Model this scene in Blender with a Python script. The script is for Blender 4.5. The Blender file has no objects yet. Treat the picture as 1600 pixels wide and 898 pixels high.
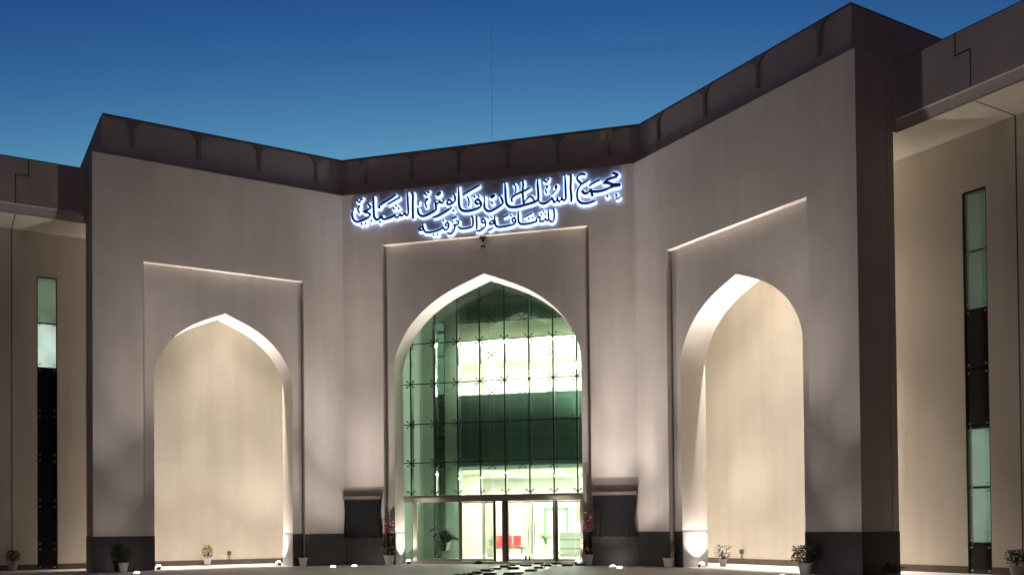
import bpy, bmesh, math, random
from mathutils import Vector, Matrix

# ------------------------------------------------------------------ camera, sky, warm fill, exposure
S = bpy.context.scene
COL = S.collection
FPX, CX, CY, CZ = 1456.1455, 9.4081, -37.7845, 1.65
YAW, PITCH, ROLL, SX, SY = -0.2717, 0.0148, 0.0089, -82.6661, 350.3997

def cam_axes():
    cy, sy = math.cos(YAW), math.sin(YAW); cp, sp = math.cos(PITCH), math.sin(PITCH); cr, sr = math.cos(ROLL), math.sin(ROLL)
    x = Vector((cy, -sy, 0)); y = Vector((sy, cy, 0)); z = Vector((0, 0, 1))
    f = cp*y + sp*z; u = -sp*y + cp*z
    return cr*x - sr*u, sr*x + cr*u, f
AR, AU, AF = cam_axes()
CO = Vector((CX, CY, CZ))
cam = bpy.data.cameras.new('camera'); camo = bpy.data.objects.new('camera', cam); COL.objects.link(camo)
camo.matrix_world = Matrix(((AR.x, AU.x, -AF.x, CX), (AR.y, AU.y, -AF.y, CY), (AR.z, AU.z, -AF.z, CZ), (0, 0, 0, 1)))
cam.sensor_fit = 'HORIZONTAL'; cam.sensor_width = 36.0; cam.lens = 36.0*FPX/1600.0
cam.shift_x = -SX/1600.0; cam.shift_y = SY/1600.0
cam.clip_start = 0.1; cam.clip_end = 3000
S.camera = camo

W = bpy.data.worlds.new('World'); S.world = W; W.use_nodes = True
nt = W.node_tree; bg = nt.nodes['Background']
sk = nt.nodes.new('ShaderNodeTexSky'); sk.sky_type = 'NISHITA'; sk.sun_disc = False
sk.sun_elevation = math.radians(-5); sk.sun_rotation = math.radians(-13); sk.ozone_density = 3
sep = nt.nodes.new('ShaderNodeSeparateColor'); com = nt.nodes.new('ShaderNodeCombineColor')
nt.links.new(sk.outputs[0], sep.inputs[0])
# dusk grade of the sky: deeper and bluer away from the last glow
for i, (ref, p, tgt) in enumerate(((.00401, 3.0, .096), (.00873, 2.3, .285), (.03222, 1.4, .475))):
    d = nt.nodes.new('ShaderNodeMath'); d.operation = 'DIVIDE'; d.inputs[1].default_value = ref
    mn = nt.nodes.new('ShaderNodeMath'); mn.operation = 'MINIMUM'; mn.inputs[1].default_value = 1.5
    pw = nt.nodes.new('ShaderNodeMath'); pw.operation = 'POWER'; pw.inputs[1].default_value = p
    mu = nt.nodes.new('ShaderNodeMath'); mu.operation = 'MULTIPLY'; mu.inputs[1].default_value = tgt
    nt.links.new(sep.outputs[i], d.inputs[0]); nt.links.new(d.outputs[0], mn.inputs[0])
    nt.links.new(mn.outputs[0], pw.inputs[0]); nt.links.new(pw.outputs[0], mu.inputs[0]); nt.links.new(mu.outputs[0], com.inputs[i])
nt.links.new(com.outputs[0], bg.inputs[0]); bg.inputs[1].default_value = 1.0

town_fill = bpy.data.lights.new('town_fill', 'SUN'); town_fill.energy = 0.09; town_fill.angle = math.radians(40); town_fill.color = (1.0, .68, .46)  # weak warm fill added from behind the camera, standing for town light
town_fill_obj = bpy.data.objects.new('town_fill', town_fill); COL.objects.link(town_fill_obj)
town_fill_obj.rotation_euler = (math.radians(62), 0, math.radians(6))

S.view_settings.view_transform = 'Standard'; S.view_settings.look = 'None'
S.view_settings.exposure = 0.0; S.view_settings.gamma = 1.0; S.view_settings.use_curve_mapping = False

# ------------------------------------------------------------------ pixel helpers (photograph pixel -> point on a known plane)
def ray(u, v): return AF + AR*((u-800-SX)/FPX) - AU*((v-449-SY)/FPX)
def at_y(u, v, y):
    d = ray(u, v); return CO + d*((y-CY)/d.y)

# ------------------------------------------------------------------ materials
MATS = {}
def newmat(name):
    m = bpy.data.materials.new(name); m.use_nodes = True; MATS[name] = m
    return m, m.node_tree, m.node_tree.nodes['Principled BSDF']
def N(t, kind, **kw):
    n = t.nodes.new(kind)
    for k, v in kw.items(): n.inputs[k].default_value = v
    return n
def surf(name, col, rough=.8, var=.08, scale=1.0, bump=.0, bscale=60, metal=0, spec=.3, streak=0, speck=0):
    m, t, b = newmat(name)
    tc = N(t, 'ShaderNodeTexCoord'); geo = N(t, 'ShaderNodeNewGeometry')
    mp = N(t, 'ShaderNodeMapping'); t.links.new(geo.outputs['Position'], mp.inputs['Vector'])
    n1 = N(t, 'ShaderNodeTexNoise', Scale=scale, Detail=6.0, Roughness=.62); t.links.new(mp.outputs[0], n1.inputs['Vector'])
    lo = [max(0, c*(1-var)) for c in col] + [1]; hi = [c*(1+var) for c in col] + [1]
    r = N(t, 'ShaderNodeValToRGB'); r.color_ramp.elements[0].color = lo; r.color_ramp.elements[1].color = hi
    r.color_ramp.elements[0].position = .3; r.color_ramp.elements[1].position = .7
    t.links.new(n1.outputs['Fac'], r.inputs['Fac']); out = r.outputs['Color']
    if streak:
        mp2 = N(t, 'ShaderNodeMapping'); mp2.inputs['Scale'].default_value = (2.2, 2.2, .16); t.links.new(geo.outputs['Position'], mp2.inputs['Vector'])
        n2 = N(t, 'ShaderNodeTexNoise', Scale=1.0, Detail=5.0); t.links.new(mp2.outputs[0], n2.inputs['Vector'])
        r2 = N(t, 'ShaderNodeValToRGB'); r2.color_ramp.elements[0].position = .35; r2.color_ramp.elements[1].position = .6
        k = 1-streak; r2.color_ramp.elements[0].color = (k, k*.985, k*.96, 1); r2.color_ramp.elements[1].color = (1, 1, 1, 1)
        t.links.new(n2.outputs['Fac'], r2.inputs['Fac'])
        mx = N(t, 'ShaderNodeMix'); mx.data_type = 'RGBA'; mx.blend_type = 'MULTIPLY'; mx.inputs[0].default_value = 1
        t.links.new(out, mx.inputs[6]); t.links.new(r2.outputs[0], mx.inputs[7]); out = mx.outputs[2]
    if speck:
        n3 = N(t, 'ShaderNodeTexNoise', Scale=90.0, Detail=3.0); t.links.new(geo.outputs['Position'], n3.inputs['Vector'])
        r3 = N(t, 'ShaderNodeValToRGB'); r3.color_ramp.elements[0].position = .4; r3.color_ramp.elements[1].position = .72
        r3.color_ramp.elements[0].color = (1-speck, 1-speck, 1-speck, 1); r3.color_ramp.elements[1].color = (1+speck, 1+speck, 1+speck, 1)
        t.links.new(n3.outputs['Fac'], r3.inputs['Fac'])
        mx = N(t, 'ShaderNodeMix'); mx.data_type = 'RGBA'; mx.blend_type = 'MULTIPLY'; mx.inputs[0].default_value = 1
        t.links.new(out, mx.inputs[6]); t.links.new(r3.outputs[0], mx.inputs[7]); out = mx.outputs[2]
    t.links.new(out, b.inputs['Base Color'])
    b.inputs['Roughness'].default_value = rough; b.inputs['Metallic'].default_value = metal; b.inputs['Specular IOR Level'].default_value = spec
    if bump:
        nb = N(t, 'ShaderNodeTexNoise', Scale=bscale, Detail=4.0); t.links.new(geo.outputs['Position'], nb.inputs['Vector'])
        bp = N(t, 'ShaderNodeBump', Strength=bump, Distance=.02); t.links.new(nb.outputs['Fac'], bp.inputs['Height'])
        t.links.new(bp.outputs[0], b.inputs['Normal'])
    return m
def glass(name, tint, gain=1.4, rough=.0):
    m, t, b = newmat(name); t.nodes.remove(b)
    o = t.nodes['Material Output']
    tr = N(t, 'ShaderNodeBsdfTransparent'); tr.inputs[0].default_value = (*tint, 1)
    gl = N(t, 'ShaderNodeBsdfGlossy'); gl.inputs['Roughness'].default_value = rough; gl.inputs[0].default_value = (.95, 1, .97, 1)
    fr = N(t, 'ShaderNodeFresnel', IOR=1.45); ad = N(t, 'ShaderNodeMath'); ad.operation = 'MULTIPLY_ADD'
    ad.inputs[1].default_value = gain; ad.inputs[2].default_value = 0; ad.use_clamp = True
    t.links.new(fr.outputs[0], ad.inputs[0])
    mx = N(t, 'ShaderNodeMixShader'); t.links.new(ad.outputs[0], mx.inputs[0]); t.links.new(tr.outputs[0], mx.inputs[1]); t.links.new(gl.outputs[0], mx.inputs[2])
    t.links.new(mx.outputs[0], o.inputs['Surface']); return m
def emit(name, col, strength):
    m, t, b = newmat(name)
    b.inputs['Base Color'].default_value = (.8, .8, .8, 1); b.inputs['Emission Color'].default_value = (*col, 1); b.inputs['Emission Strength'].default_value = strength
    b.inputs['Roughness'].default_value = .5
    return m
def lit_blind(name, col, strength):     # a lit room seen through a drawn blind
    m, t, b = newmat(name)
    geo = N(t, 'ShaderNodeNewGeometry'); mp = N(t, 'ShaderNodeMapping'); mp.inputs['Scale'].default_value = (.9, .9, .5)
    t.links.new(geo.outputs['Position'], mp.inputs['Vector'])
    n = N(t, 'ShaderNodeTexNoise', Scale=1.6, Detail=3.0); t.links.new(mp.outputs[0], n.inputs['Vector'])
    r = N(t, 'ShaderNodeMapRange'); r.inputs['From Min'].default_value = .3; r.inputs['From Max'].default_value = .7
    r.inputs['To Min'].default_value = strength*.7; r.inputs['To Max'].default_value = strength*1.2
    t.links.new(n.outputs['Fac'], r.inputs['Value']); t.links.new(r.outputs[0], b.inputs['Emission Strength'])
    b.inputs['Emission Color'].default_value = (*col, 1); b.inputs['Base Color'].default_value = (.5, .55, .5, 1)
    return m

PLASTER = surf('plaster', (.58, .53, .495), .88, .075, .42, .35, 45, spec=.2, streak=.055, speck=.07)
PLASTER_B = surf('plaster_cream', (.64, .585, .50), .88, .045, .5, .25, 45, spec=.2, streak=.05, speck=.04)
WAINSCOT = surf('dark_wainscot_stone', (.050, .046, .047), .5, .15, 2.0, .05, 40, spec=.35, speck=.25)
SKIRT = surf('brown_skirting_stone', (.12, .095, .075), .5, .15, 2.5, .04, 40, speck=.2)
JOINT = surf('joint_sealant', (.10, .085, .075), .9, .1)
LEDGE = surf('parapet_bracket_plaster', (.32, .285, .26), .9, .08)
PAVE = surf('paving_concrete', (.56, .525, .52), .62, .16, .45, .12, 30, spec=.4, speck=.08)
MARBLE = surf('pale_marble', (.66, .63, .58), .35, .06, 1.3, .02, 20, spec=.5)
BLACKTILE = surf('black_tile', (.025, .025, .028), .4, .2)
STEEL = surf('brushed_steel', (.52, .47, .40), .33, .08, 6, metal=.85)
STEEL_D = surf('dark_steel', (.03, .03, .03), .45, .1, metal=.3)
BRONZE = surf('bronze_post', (.28, .2, .15), .35, .1, 5, metal=.7)
GLASS = glass('green_glass', (.84, .935, .875), .75)
GLASS_IN = glass('inner_glass', (.92, .965, .935), 3.4)
GLASS_DOOR = glass('door_glass', (.90, .965, .92), 1.2)
SPANDREL = surf('dark_green_spandrel', (.095, .14, .125), .3, .12, .8, spec=.5)
DARKPANE = surf('dark_pane', (.012, .014, .014), .12, .1, 1, spec=.5)
ROOMWALL = surf('room_white_paint', (.82, .80, .76), .8, .02)
ROOMCREAM = surf('room_cream_panel', (.74, .70, .60), .7, .03)
ROOMGREY = surf('room_grey_panel', (.36, .37, .32), .7, .04)
ROOMFLOOR = surf('polished_floor', (.72, .71, .64), .12, .04, 2, spec=.6)
LOBBYWALL = surf('lobby_plaster', (.56, .62, .56), .85, .05, .7)
CLOTH = surf('black_cloth', (.010, .010, .011), .95, .25, 4, .3, 30)
CLOTHLID = surf('brown_lid', (.17, .14, .115), .8, .1)
POT_W = surf('white_pot', (.62, .58, .55), .6, .1, 6)
POT_G = surf('grey_pot', (.33, .31, .30), .7, .12, 6)
SOIL = surf('soil', (.05, .035, .025), .95, .2, 20)
LEAF = surf('leaf', (.045, .085, .03), .6, .35, 9)
LEAF_D = surf('dark_leaf', (.03, .045, .022), .6, .35, 9)
LEAF_L = surf('fresh_leaf', (.10, .19, .05), .55, .3, 9)
PINK = surf('pink_petals', (.50, .09, .22), .7, .3, 14)
YELLOW = surf('yellow_petals', (.75, .50, .05), .7, .25, 14)
RED = surf('red_seat', (.62, .03, .045), .45, .1)
WHITEP = surf('white_paint', (.78, .77, .74), .5, .03)
BOXBROWN = surf('brown_plastic', (.14, .09, .06), .6, .1)
BLACKP = surf('black_plastic', (.02, .02, .02), .4, .1)
STREAKM = surf('grey_streak_paint', (.55, .60, .66), .6, .05)
NAVY = surf('navy_letter_face', (.022, .038, .17), .4, .08)
HALO = emit('letter_backlight', (.32, .50, 1.0), 2.9)
LENS = emit('lamp_lens', (1.0, .93, .82), 9.0)
CEILP = emit('ceiling_light_panel', (1.0, .96, .84), 6.0)
BLIND_G = lit_blind('lit_green_blind', (.50, .74, .62), .40)
BLIND_W = lit_blind('lit_white_blind', (.80, .92, .86), .85)
BLIND_D = lit_blind('dim_green_blind', (.20, .30, .26), .26)
BLIND_O = lit_blind('dim_olive_blind', (.42, .50, .34), .42)

# ------------------------------------------------------------------ mesh helpers
def tag(o, label=None, cat=None, group=None, kind=None):
    if label: o['label'] = label
    if cat: o['category'] = cat
    if group: o['group'] = group
    if kind: o['kind'] = kind
    return o
def empty(name, loc=(0, 0, 0), label=None, cat=None, group=None):
    o = bpy.data.objects.new(name, None); o.location = loc; COL.objects.link(o); o.empty_display_size = .2
    return tag(o, label, cat, group)
def put(name, me, mat, parent=None):
    if mat and not me.materials: me.materials.append(mat)
    o = bpy.data.objects.new(name, me); COL.objects.link(o); o.parent = parent; return o
class MB:
    """collects faces; build() makes one mesh object"""
    def __init__(s, T=None): s.v = []; s.f = []; s.T = T or (lambda p: p)
    def face(s, pts):
        i = len(s.v); s.v += [s.T(tuple(p)) for p in pts]; s.f.append(tuple(range(i, i+len(pts))))
    def box(s, x0, x1, y0, y1, z0, z1):
        i = len(s.v)
        s.v += [s.T(p) for p in ((x0, y0, z0), (x1, y0, z0), (x1, y1, z0), (x0, y1, z0), (x0, y0, z1), (x1, y0, z1), (x1, y1, z1), (x0, y1, z1))]
        s.f += [tuple(i+k for k in q) for q in ((0, 3, 2, 1), (4, 5, 6, 7), (0, 1, 5, 4), (1, 2, 6, 5), (2, 3, 7, 6), (3, 0, 4, 7))]; return s
    def prism(s, poly, a, b, axis='y'):
        """poly of 2-D points (x,z) extruded along y from a to b (axis 'y'), or (y,z) along x"""
        mk = (lambda p, d: (p[0], d, p[1])) if axis == 'y' else ((lambda p, d: (d, p[0], p[1])) if axis == 'x' else (lambda p, d: (p[0], p[1], d)))
        n = len(poly); i = len(s.v)
        s.v += [s.T(mk(p, a)) for p in poly] + [s.T(mk(p, b)) for p in poly]
        s.f.append(tuple(range(i, i+n))); s.f.append(tuple(range(i+2*n-1, i+n-1, -1)))
        for k in range(n):
            j = (k+1) % n; s.f.append((i+k, i+j, i+n+j, i+n+k))
        return s
    def tube(s, pts, r, n=8, caps=True):
        pts = [Vector(p) for p in pts]; rs = r if isinstance(r, (list, tuple)) else [r]*len(pts)
        i0 = len(s.v)
        for k, p in enumerate(pts):
            d = (pts[min(k+1, len(pts)-1)] - pts[max(k-1, 0)]).normalized()
            a = d.orthogonal().normalized() if abs(d.z) < .99 else Vector((1, 0, 0)); b = d.cross(a)
            for q in range(n):
                an = 2*math.pi*q/n; s.v.append(s.T(tuple(p + (a*math.cos(an)+b*math.sin(an))*rs[k])))
        for k in range(len(pts)-1):
            for q in range(n):
                w = (q+1) % n; s.f.append((i0+k*n+q, i0+k*n+w, i0+(k+1)*n+w, i0+(k+1)*n+q))
        if caps:
            s.f.append(tuple(i0+q for q in reversed(range(n)))); e = i0+(len(pts)-1)*n; s.f.append(tuple(e+q for q in range(n)))
        return s
    def lathe(s, prof, c=(0, 0, 0), n=20):
        i0 = len(s.v)
        for r, z in prof:
            for q in range(n):
                an = 2*math.pi*q/n; s.v.append(s.T((c[0]+r*math.cos(an), c[1]+r*math.sin(an), c[2]+z)))
        for k in range(len(prof)-1):
            for q in range(n):
                w = (q+1) % n; s.f.append((i0+k*n+q, i0+k*n+w, i0+(k+1)*n+w, i0+(k+1)*n+q))
        s.f.append(tuple(i0+q for q in reversed(range(n)))); e = i0+(len(prof)-1)*n; s.f.append(tuple(e+q for q in range(n)))
        return s
    def mesh(s, name, mat=None, smooth=False, bevel=0, weld=False):
        me = bpy.data.meshes.new(name); me.from_pydata(s.v, [], s.f)
        bm = bmesh.new(); bm.from_mesh(me)
        big = [f for f in bm.faces if len(f.verts) > 4]
        if big: bmesh.ops.triangulate(bm, faces=big)
        if weld: bmesh.ops.remove_doubles(bm, verts=bm.verts, dist=1e-5)
        bmesh.ops.recalc_face_normals(bm, faces=bm.faces)
        if bevel:
            es = [e for e in bm.edges if len(e.link_faces) == 2 and e.calc_face_angle(0) > .6]
            bmesh.ops.bevel(bm, geom=es, offset=bevel, segments=2, affect='EDGES', clamp_overlap=True)
        if smooth:
            for f in bm.faces: f.smooth = True
        bm.to_mesh(me); bm.free()
        if mat: me.materials.append(mat)
        return me
    def build(s, name, mat, parent=None, **kw): return put(name, s.mesh(name, mat, **kw), None, parent)

# ------------------------------------------------------------------ building dimensions
W2, L = 6.29, 10.31                     # half width of the entrance front; length of each angled wing
Q = math.sqrt(.5)                       # wings stand at 45 degrees
H2, HT, DS = 16.13, 17.89, .39          # wall top, parapet top, parapet set-back
HW = 1.36                               # dark wainscot
E0 = .26                                # depth of the framed recess
TC, TW, TP = 1.49, 1.53, 1.78           # reveal depth centre / wing, pier thickness
BW = 4.0                                # back wall of the porches and flanks
SOF, FTOP = 13.9, 16.03                 # soffit and fascia top of the flanks
FL = 34.0                               # length reached by the flanks
CEN = dict(b=4.46, Hf=13.80, a=4.06, Hs=8.48, Ha=12.27, c=0.0)
WNG = dict(b=3.31, Hf=12.14, a=2.862, Hs=7.71, Ha=10.47, c=5.127)
def wing(side):
    return lambda p: (side*(W2 + Q*p[0] + Q*p[1]), -Q*p[0] + Q*p[1], p[2])
def wpt(side, t, b, z): return Vector(wing(side)((t, b, z)))

def _arc():
    P = ((1, 0), (.978, .14), (.925, .285), (.832, .45), (.70, .605), (.545, .733), (.385, .83), (.19, .92), (0, 1)); out = []
    for k in range(len(P)-1):
        p0 = P[k-1] if k else (1, -.14); p1 = P[k]; p2 = P[k+1]; p3 = P[k+2] if k+2 < len(P) else (-.19, 1.08)
        for q in range(5):
            u = q/5
            out.append(tuple(.5*((2*p1[i]) + (-p0[i]+p2[i])*u + (2*p0[i]-5*p1[i]+4*p2[i]-p3[i])*u*u + (-p0[i]+3*p1[i]-3*p2[i]+p3[i])*u**3) for i in (0, 1)))
    return out + [(0, 1)]
ARC = _arc()
def arch_pts(c, a, hs, ha):
    """left foot up over the apex to the right foot"""
    left = [(c-a*q, hs+(ha-hs)*h) for q, h in ARC]; right = [(c+a*q, hs+(ha-hs)*h) for q, h in reversed(ARC[:-1])]
    return left + right

# ------------------------------------------------------------------ ground
ground = MB().box(-400, 400, -400, 400, -.5, 0).build('ground', PAVE); tag(ground, kind='structure')
path = MB(); path.box(.95, 3.15, -30, 1.3, -.1, .006)
path = tag(path.build('entrance_path', MARBLE), kind='structure')
sill = tag(MB().box(-4.05, 4.05, 1.36, 4.9, -.1, .11).build('lobby_floor', MARBLE), kind='structure')
tile_me = MB().box(-.21, .21, -.2, .2, 0, .085).mesh('kerb_block', BLACKTILE, bevel=.012)
spots = [(1.01, 1.0), (1.18, .35), (1.25, -.62), (1.3, -2.03), (1.32, -3.75), (1.37, -5.23), (1.39, -6.75), (1.31, -7.56), (1.9, -.88), (1.95, -3.45), (2.02, -7.49),
         (2.81, -6.81), (2.69, -7.35), (2.91, -4.94), (2.81, -2.79), (2.75, -.9), (2.6, -.06), (2.11, .98), (2.85, .8)]
y = -8.7
while y > -28:
    spots += [(1.35, y), (2.85, y-.5), (2.0, y-1.9)]; y -= 1.55
rnd = random.Random(4)
for x, y in spots:
    o = put('kerb_block', tile_me, None, path); o.location = (x, y, .004+.0005); o.rotation_euler.z = rnd.uniform(-.08, .08); o.scale = (rnd.uniform(.8, 1.1), rnd.uniform(.75, 1.05), rnd.uniform(.8, 1.1))
for x, y in ((3.55, -.58), (4.0, -.06)):
    o = put('kerb_block', tile_me, None, ground); o.location = (x, y, .002)

# ------------------------------------------------------------------ the building
B = empty('portal_building', (0, 0, 0), 'beige plaster building with three tall pointed arches and a glazed entrance', 'building')
def face_wall(name, T, t0, t1, D, back, mat, d0=None):
    """wall slab with a framed recess and an arch cut through it"""
    c, b, a = D['c'], D['b'], D['a']
    outer = [(t0, 0), (c-b, 0), (c-b, D['Hf']), (c+b, D['Hf']), (c+b, 0), (t1, 0), (t1, H2), (t0, H2)]
    ar = arch_pts(c, a, D['Hs'], D['Ha'])
    inner = [(t0+.02, 0), (c-a, 0)] + ar + [(c+a, 0), (t1-.02, 0), (t1-.02, H2-.02), (t0+.02, H2-.02)]
    m = MB(T); m.prism(outer, 0, E0+.004)
    o = m.build(name, mat, B)
    m = MB(T); m.prism(inner, E0, back); m.build('arch_panel', mat, o)
    return o
centre = face_wall('centre_wall', None, -W2, W2, CEN, TC, PLASTER)
for side in (-1, 1):
    T = wing(side)
    ww = face_wall('wing_wall', T, .0, L, WNG, TW, PLASTER)
    MB(T).box(L-1.3, L-.003, TW-.05, TP, 0, SOF).build('end_pier', PLASTER, ww)
    # upper mass of the wing above the porch, running back behind the flank
    MB(T).box(.05, L-.004, TW-.03, 11, SOF+.05, H2-.003).build('upper_block', PLASTER, B)
    # back wall shared by porch and flank
    bwm = MB(T)
    wz = [0, 12.08]; wt = (11.13, 11.90)
    bwm.prism([(-1.2, 0), (wt[0], 0), (wt[0], wz[1]), (wt[1], wz[1]), (wt[1], 0), (FL, 0), (FL, SOF+.2), (-1.2, SOF+.2)], BW, BW+.35)
    bw = bwm.build('back_wall', PLASTER_B, B)
    MB(T).box(-1.2, wt[0], BW-.02, BW+.01, 0, .23).build('skirting', SKIRT, bw); MB(T).box(wt[1], FL, BW-.02, BW+.01, 0, .23).build('skirting', SKIRT, bw)
    # porch ceiling and flank soffit
    MB(T).box(-1.6, L, TW-.05, BW+.2, SOF, SOF+.04).build('porch_ceiling', PLASTER_B, B)
    MB(T).box(L+.003, FL, TP+.16, BW+.2, SOF, SOF+.05).build('soffit', PLASTER_B, B)
    # fascia with a chamfered foot
    fs = MB(T); fs.prism([(TP, FTOP), (TP, SOF+.36), (TP+.07, SOF+.34), (TP+.18, SOF), (TP+.5, SOF+.1), (TP+.5, FTOP)], L+.002, FL, axis='x')
    fas = fs.build('fascia', PLASTER, B)
    MB(T).box(L+.002, FL, TP+.5, 12, FTOP-.3, FTOP-.02).build('flank_roof', PLASTER, B)
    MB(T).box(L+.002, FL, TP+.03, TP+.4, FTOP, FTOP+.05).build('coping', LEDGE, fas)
    # expansion joint: fascia, soffit, wall
    j = MB(T)
    j.box(12.36, 12.40, TP-.004, TP+.02, 15.37, FTOP); j.box(12.36, 12.86, TP-.005, TP+.02, 15.355, 15.395); j.box(12.82, 12.86, TP-.004, TP+.02, SOF+.36, 15.37)
    j.box(12.82, 12.86, TP+.2, BW, SOF-.004, SOF+.01); j.box(12.82, 12.86, BW-.005, BW+.01, .23, SOF)
    j.build('expansion_joint', JOINT, bw)
    fj = MATS.get('faint_joint') or surf('faint_joint', (.575, .52, .44), .9, .05)
    for q in ((-1, wt[0], 4.62, 4.632), (wt[1], FL, 4.62, 4.632), (5.19, 5.2, .23, SOF)): MB(T).box(q[0], q[1], BW-.003, BW+.01, q[2], q[3]).build('wall_joint', fj, bw)
    # wainscot on the front: proud slab pieces around the arch feet
    c, a, b = WNG['c'], WNG['a'], WNG['b']
    gj = MATS.get('grey_jamb_stone') or surf('grey_jamb_stone', (.30, .28, .275), .5, .12, 2, speck=.15)
    for q in ((.012, c-b, -.012, .05), (c-b, c-a+.010, E0-.012, E0+.05), (c+a-.010, c+b, E0-.012, E0+.05)): MB(T).box(*q, 0, HW).build('wainscot', WAINSCOT, ww)
    MB(T).prism([(c+b, -.012), (L+.012, -.012), (L+.012, TP+.008), (L-.05, TP+.008), (L-.05, .05), (c+b, .05)], 0, HW, axis='z').build('wainscot', WAINSCOT, ww)
    for q in ((c-a-.05, c-a+.012), (c+a-.012, c+a+.05)): MB(T).box(*q, E0+.02, TW+.008, 0, HW).build('jamb_wainscot', gj, ww)
a, b = CEN['a'], CEN['b']
for s in (-1, 1):
    for x0, x1, y0, y1, mt, nm in ((s*b, s*(W2-.004), -.012, .05, WAINSCOT, 'wainscot'), (s*(a-.01), s*b, E0-.012, E0+.05, WAINSCOT, 'wainscot'), (s*(a-.012), s*(a+.05), E0+.02, TC-.002, MATS['grey_jamb_stone'], 'jamb_wainscot')):
        x0, x1 = sorted((x0, x1)); MB().box(x0, x1, y0, y1, 0, HW).build(nm, mt, centre)
# central upper mass
MB().box(-W2-2, W2+2, TC-.02, 12, 13.2, H2-.006).build('upper_block', PLASTER, B)

# parapets, set back, with coping and flared brackets
t2 = math.tan(math.pi/8)
def bracket(T, t, parent):
    z0, z1, w = 16.7, 17.76, .058
    poly = [(t-w, z0), (t+w, z0), (t+w, 17.42), (t+.11, 17.54), (t+.20, 17.64), (t+.31, 17.69), (t+.33, z1), (t-.33, z1), (t-.31, 17.69), (t-.20, 17.64), (t-.11, 17.54), (t-w, 17.42)]
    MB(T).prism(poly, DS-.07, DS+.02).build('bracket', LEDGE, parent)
p = MB().prism([(-W2-DS*t2, DS), (W2+DS*t2, DS), (W2+1.0*t2, 1.0), (-W2-1.0*t2, 1.0)], H2-.02, 17.76, axis='z').build('parapet', PLASTER, B)
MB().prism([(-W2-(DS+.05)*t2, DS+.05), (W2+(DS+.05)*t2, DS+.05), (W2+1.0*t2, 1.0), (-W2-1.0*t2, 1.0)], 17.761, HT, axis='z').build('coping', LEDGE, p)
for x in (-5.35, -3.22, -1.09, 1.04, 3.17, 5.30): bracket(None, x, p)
for side in (-1, 1):
    T = wing(side)
    e = L-DS
    p = MB(T).prism([(-DS*t2-.03, DS), (e, DS), (e, 11), (e-.6, 11), (e-.6, 1.0), (-1.0*t2-.03, 1.0)], H2-.02, 17.76, axis='z').build('parapet', PLASTER, B)
    q = .07
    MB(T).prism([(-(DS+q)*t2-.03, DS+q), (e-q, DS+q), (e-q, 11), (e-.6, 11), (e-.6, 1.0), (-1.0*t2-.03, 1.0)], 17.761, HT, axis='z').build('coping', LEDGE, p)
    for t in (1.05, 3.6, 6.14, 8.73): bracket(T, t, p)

# slit windows in the flanks
def slit(T, t0, t1, b, zs, mats, parent, name='slit_window'):
    fr = MB(T); w = .035
    fr.box(t0-.004, t0+w, b+.02, b+.16, zs[0], zs[-1]); fr.box(t1-w, t1+.004, b+.02, b+.16, zs[0], zs[-1])
    fr.box(t0+w, t1-w, b+.02, b+.16, zs[-1]-.03, zs[-1]+.004)
    win = fr.build(name, STEEL_D, parent)
    for k in range(len(zs)-1):
        z0, z1 = zs[k]+(.022 if k else 0), zs[k+1]-.022
        dark = mats[k] is None
        o = MB(T).box(t0+w, t1-w, b+.06, b+.075, z0, z1).build('pane', DARKPANE if dark else GLASS_IN, win)
        if not dark: MB(T).box(t0+.02, t1-.02, b+.28, b+.29, z0+.02, z1-.02).build('blind', mats[k], win)
        for tt in (t0+.11, t1-.11):
            for zz in (z0+.10, z1-.10): MB(T).tube([(tt, b+.03, zz), (tt, b+.062, zz)], .035, 8).build('glass_fixing', STEEL, o)
    tm = MB(T); tm.box(t0-.05, t1+.05, b+.34, b+.4, zs[0]-.05, zs[-1]); tm.build('window_back', DARKPANE, win)
ZS = [0.0, .95, 2.72, 4.6, 6.45, 8.35, 10.22, 12.06]
slit(wing(1), 11.13, 11.90, BW, ZS, [None, BLIND_G, BLIND_G, None, None, BLIND_D, BLIND_D], B)
slit(wing(-1), 11.13, 11.90, BW, ZS, [None, None, None, None, None, BLIND_W, BLIND_O], B)

# ------------------------------------------------------------------ glazed arch: curtain wall
JX = [-3.74, -2.62, -1.58, -.56, .55, 1.62, 2.67, 3.68]
JZ = [3.02, 4.45, 6.16, 7.95, 9.73, 11.54]
GY = TC+.03
hd = MB(); hd.box(-4.3, 4.3, GY-.06, GY+.14, 2.70, 3.0); hd.box(-4.3, 4.3, GY-.09, GY-.061, 2.80, 2.92)
cw = hd.build('curtain_wall', STEEL, B, bevel=.01)
xs = [-4.45] + JX + [4.45]; zs = JZ + [12.75]
arch_full = arch_pts(0, CEN['a'], CEN['Hs'], CEN['Ha'])
for i in range(len(xs)-1):
    for k in range(len(zs)-1):
        # skip panes wholly hidden behind the spandrel of the arch
        z0 = zs[k]
        if z0 > CEN['Hs']:
            xm = 0 if xs[i] < 0 < xs[i+1] else min(abs(xs[i]), abs(xs[i+1]))
            top = max([pz for px, pz in arch_full if abs(px) >= xm-.02] or [0])
            if z0 > top+.05: continue
        MB().box(xs[i]+.014, xs[i+1]-.014, GY, GY+.012, zs[k]+.014, zs[k+1]-.014).build('glass_pane', GLASS, cw)
for x in JX:
    MB().box(x-.03, x+.03, GY+.014, GY+.05, 3.0, 12.7).build('vertical_joint', STEEL_D, cw)
    f = MB().box(x-.012, x+.012, GY+.052, GY+.42, 3.0, 12.6).build('glass_fin', GLASS_IN, cw)
    MB().box(x-.03, x+.03, GY+.1, GY+.33, 8.72, 9.5).build('splice_plate', STEEL_D, f)
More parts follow.
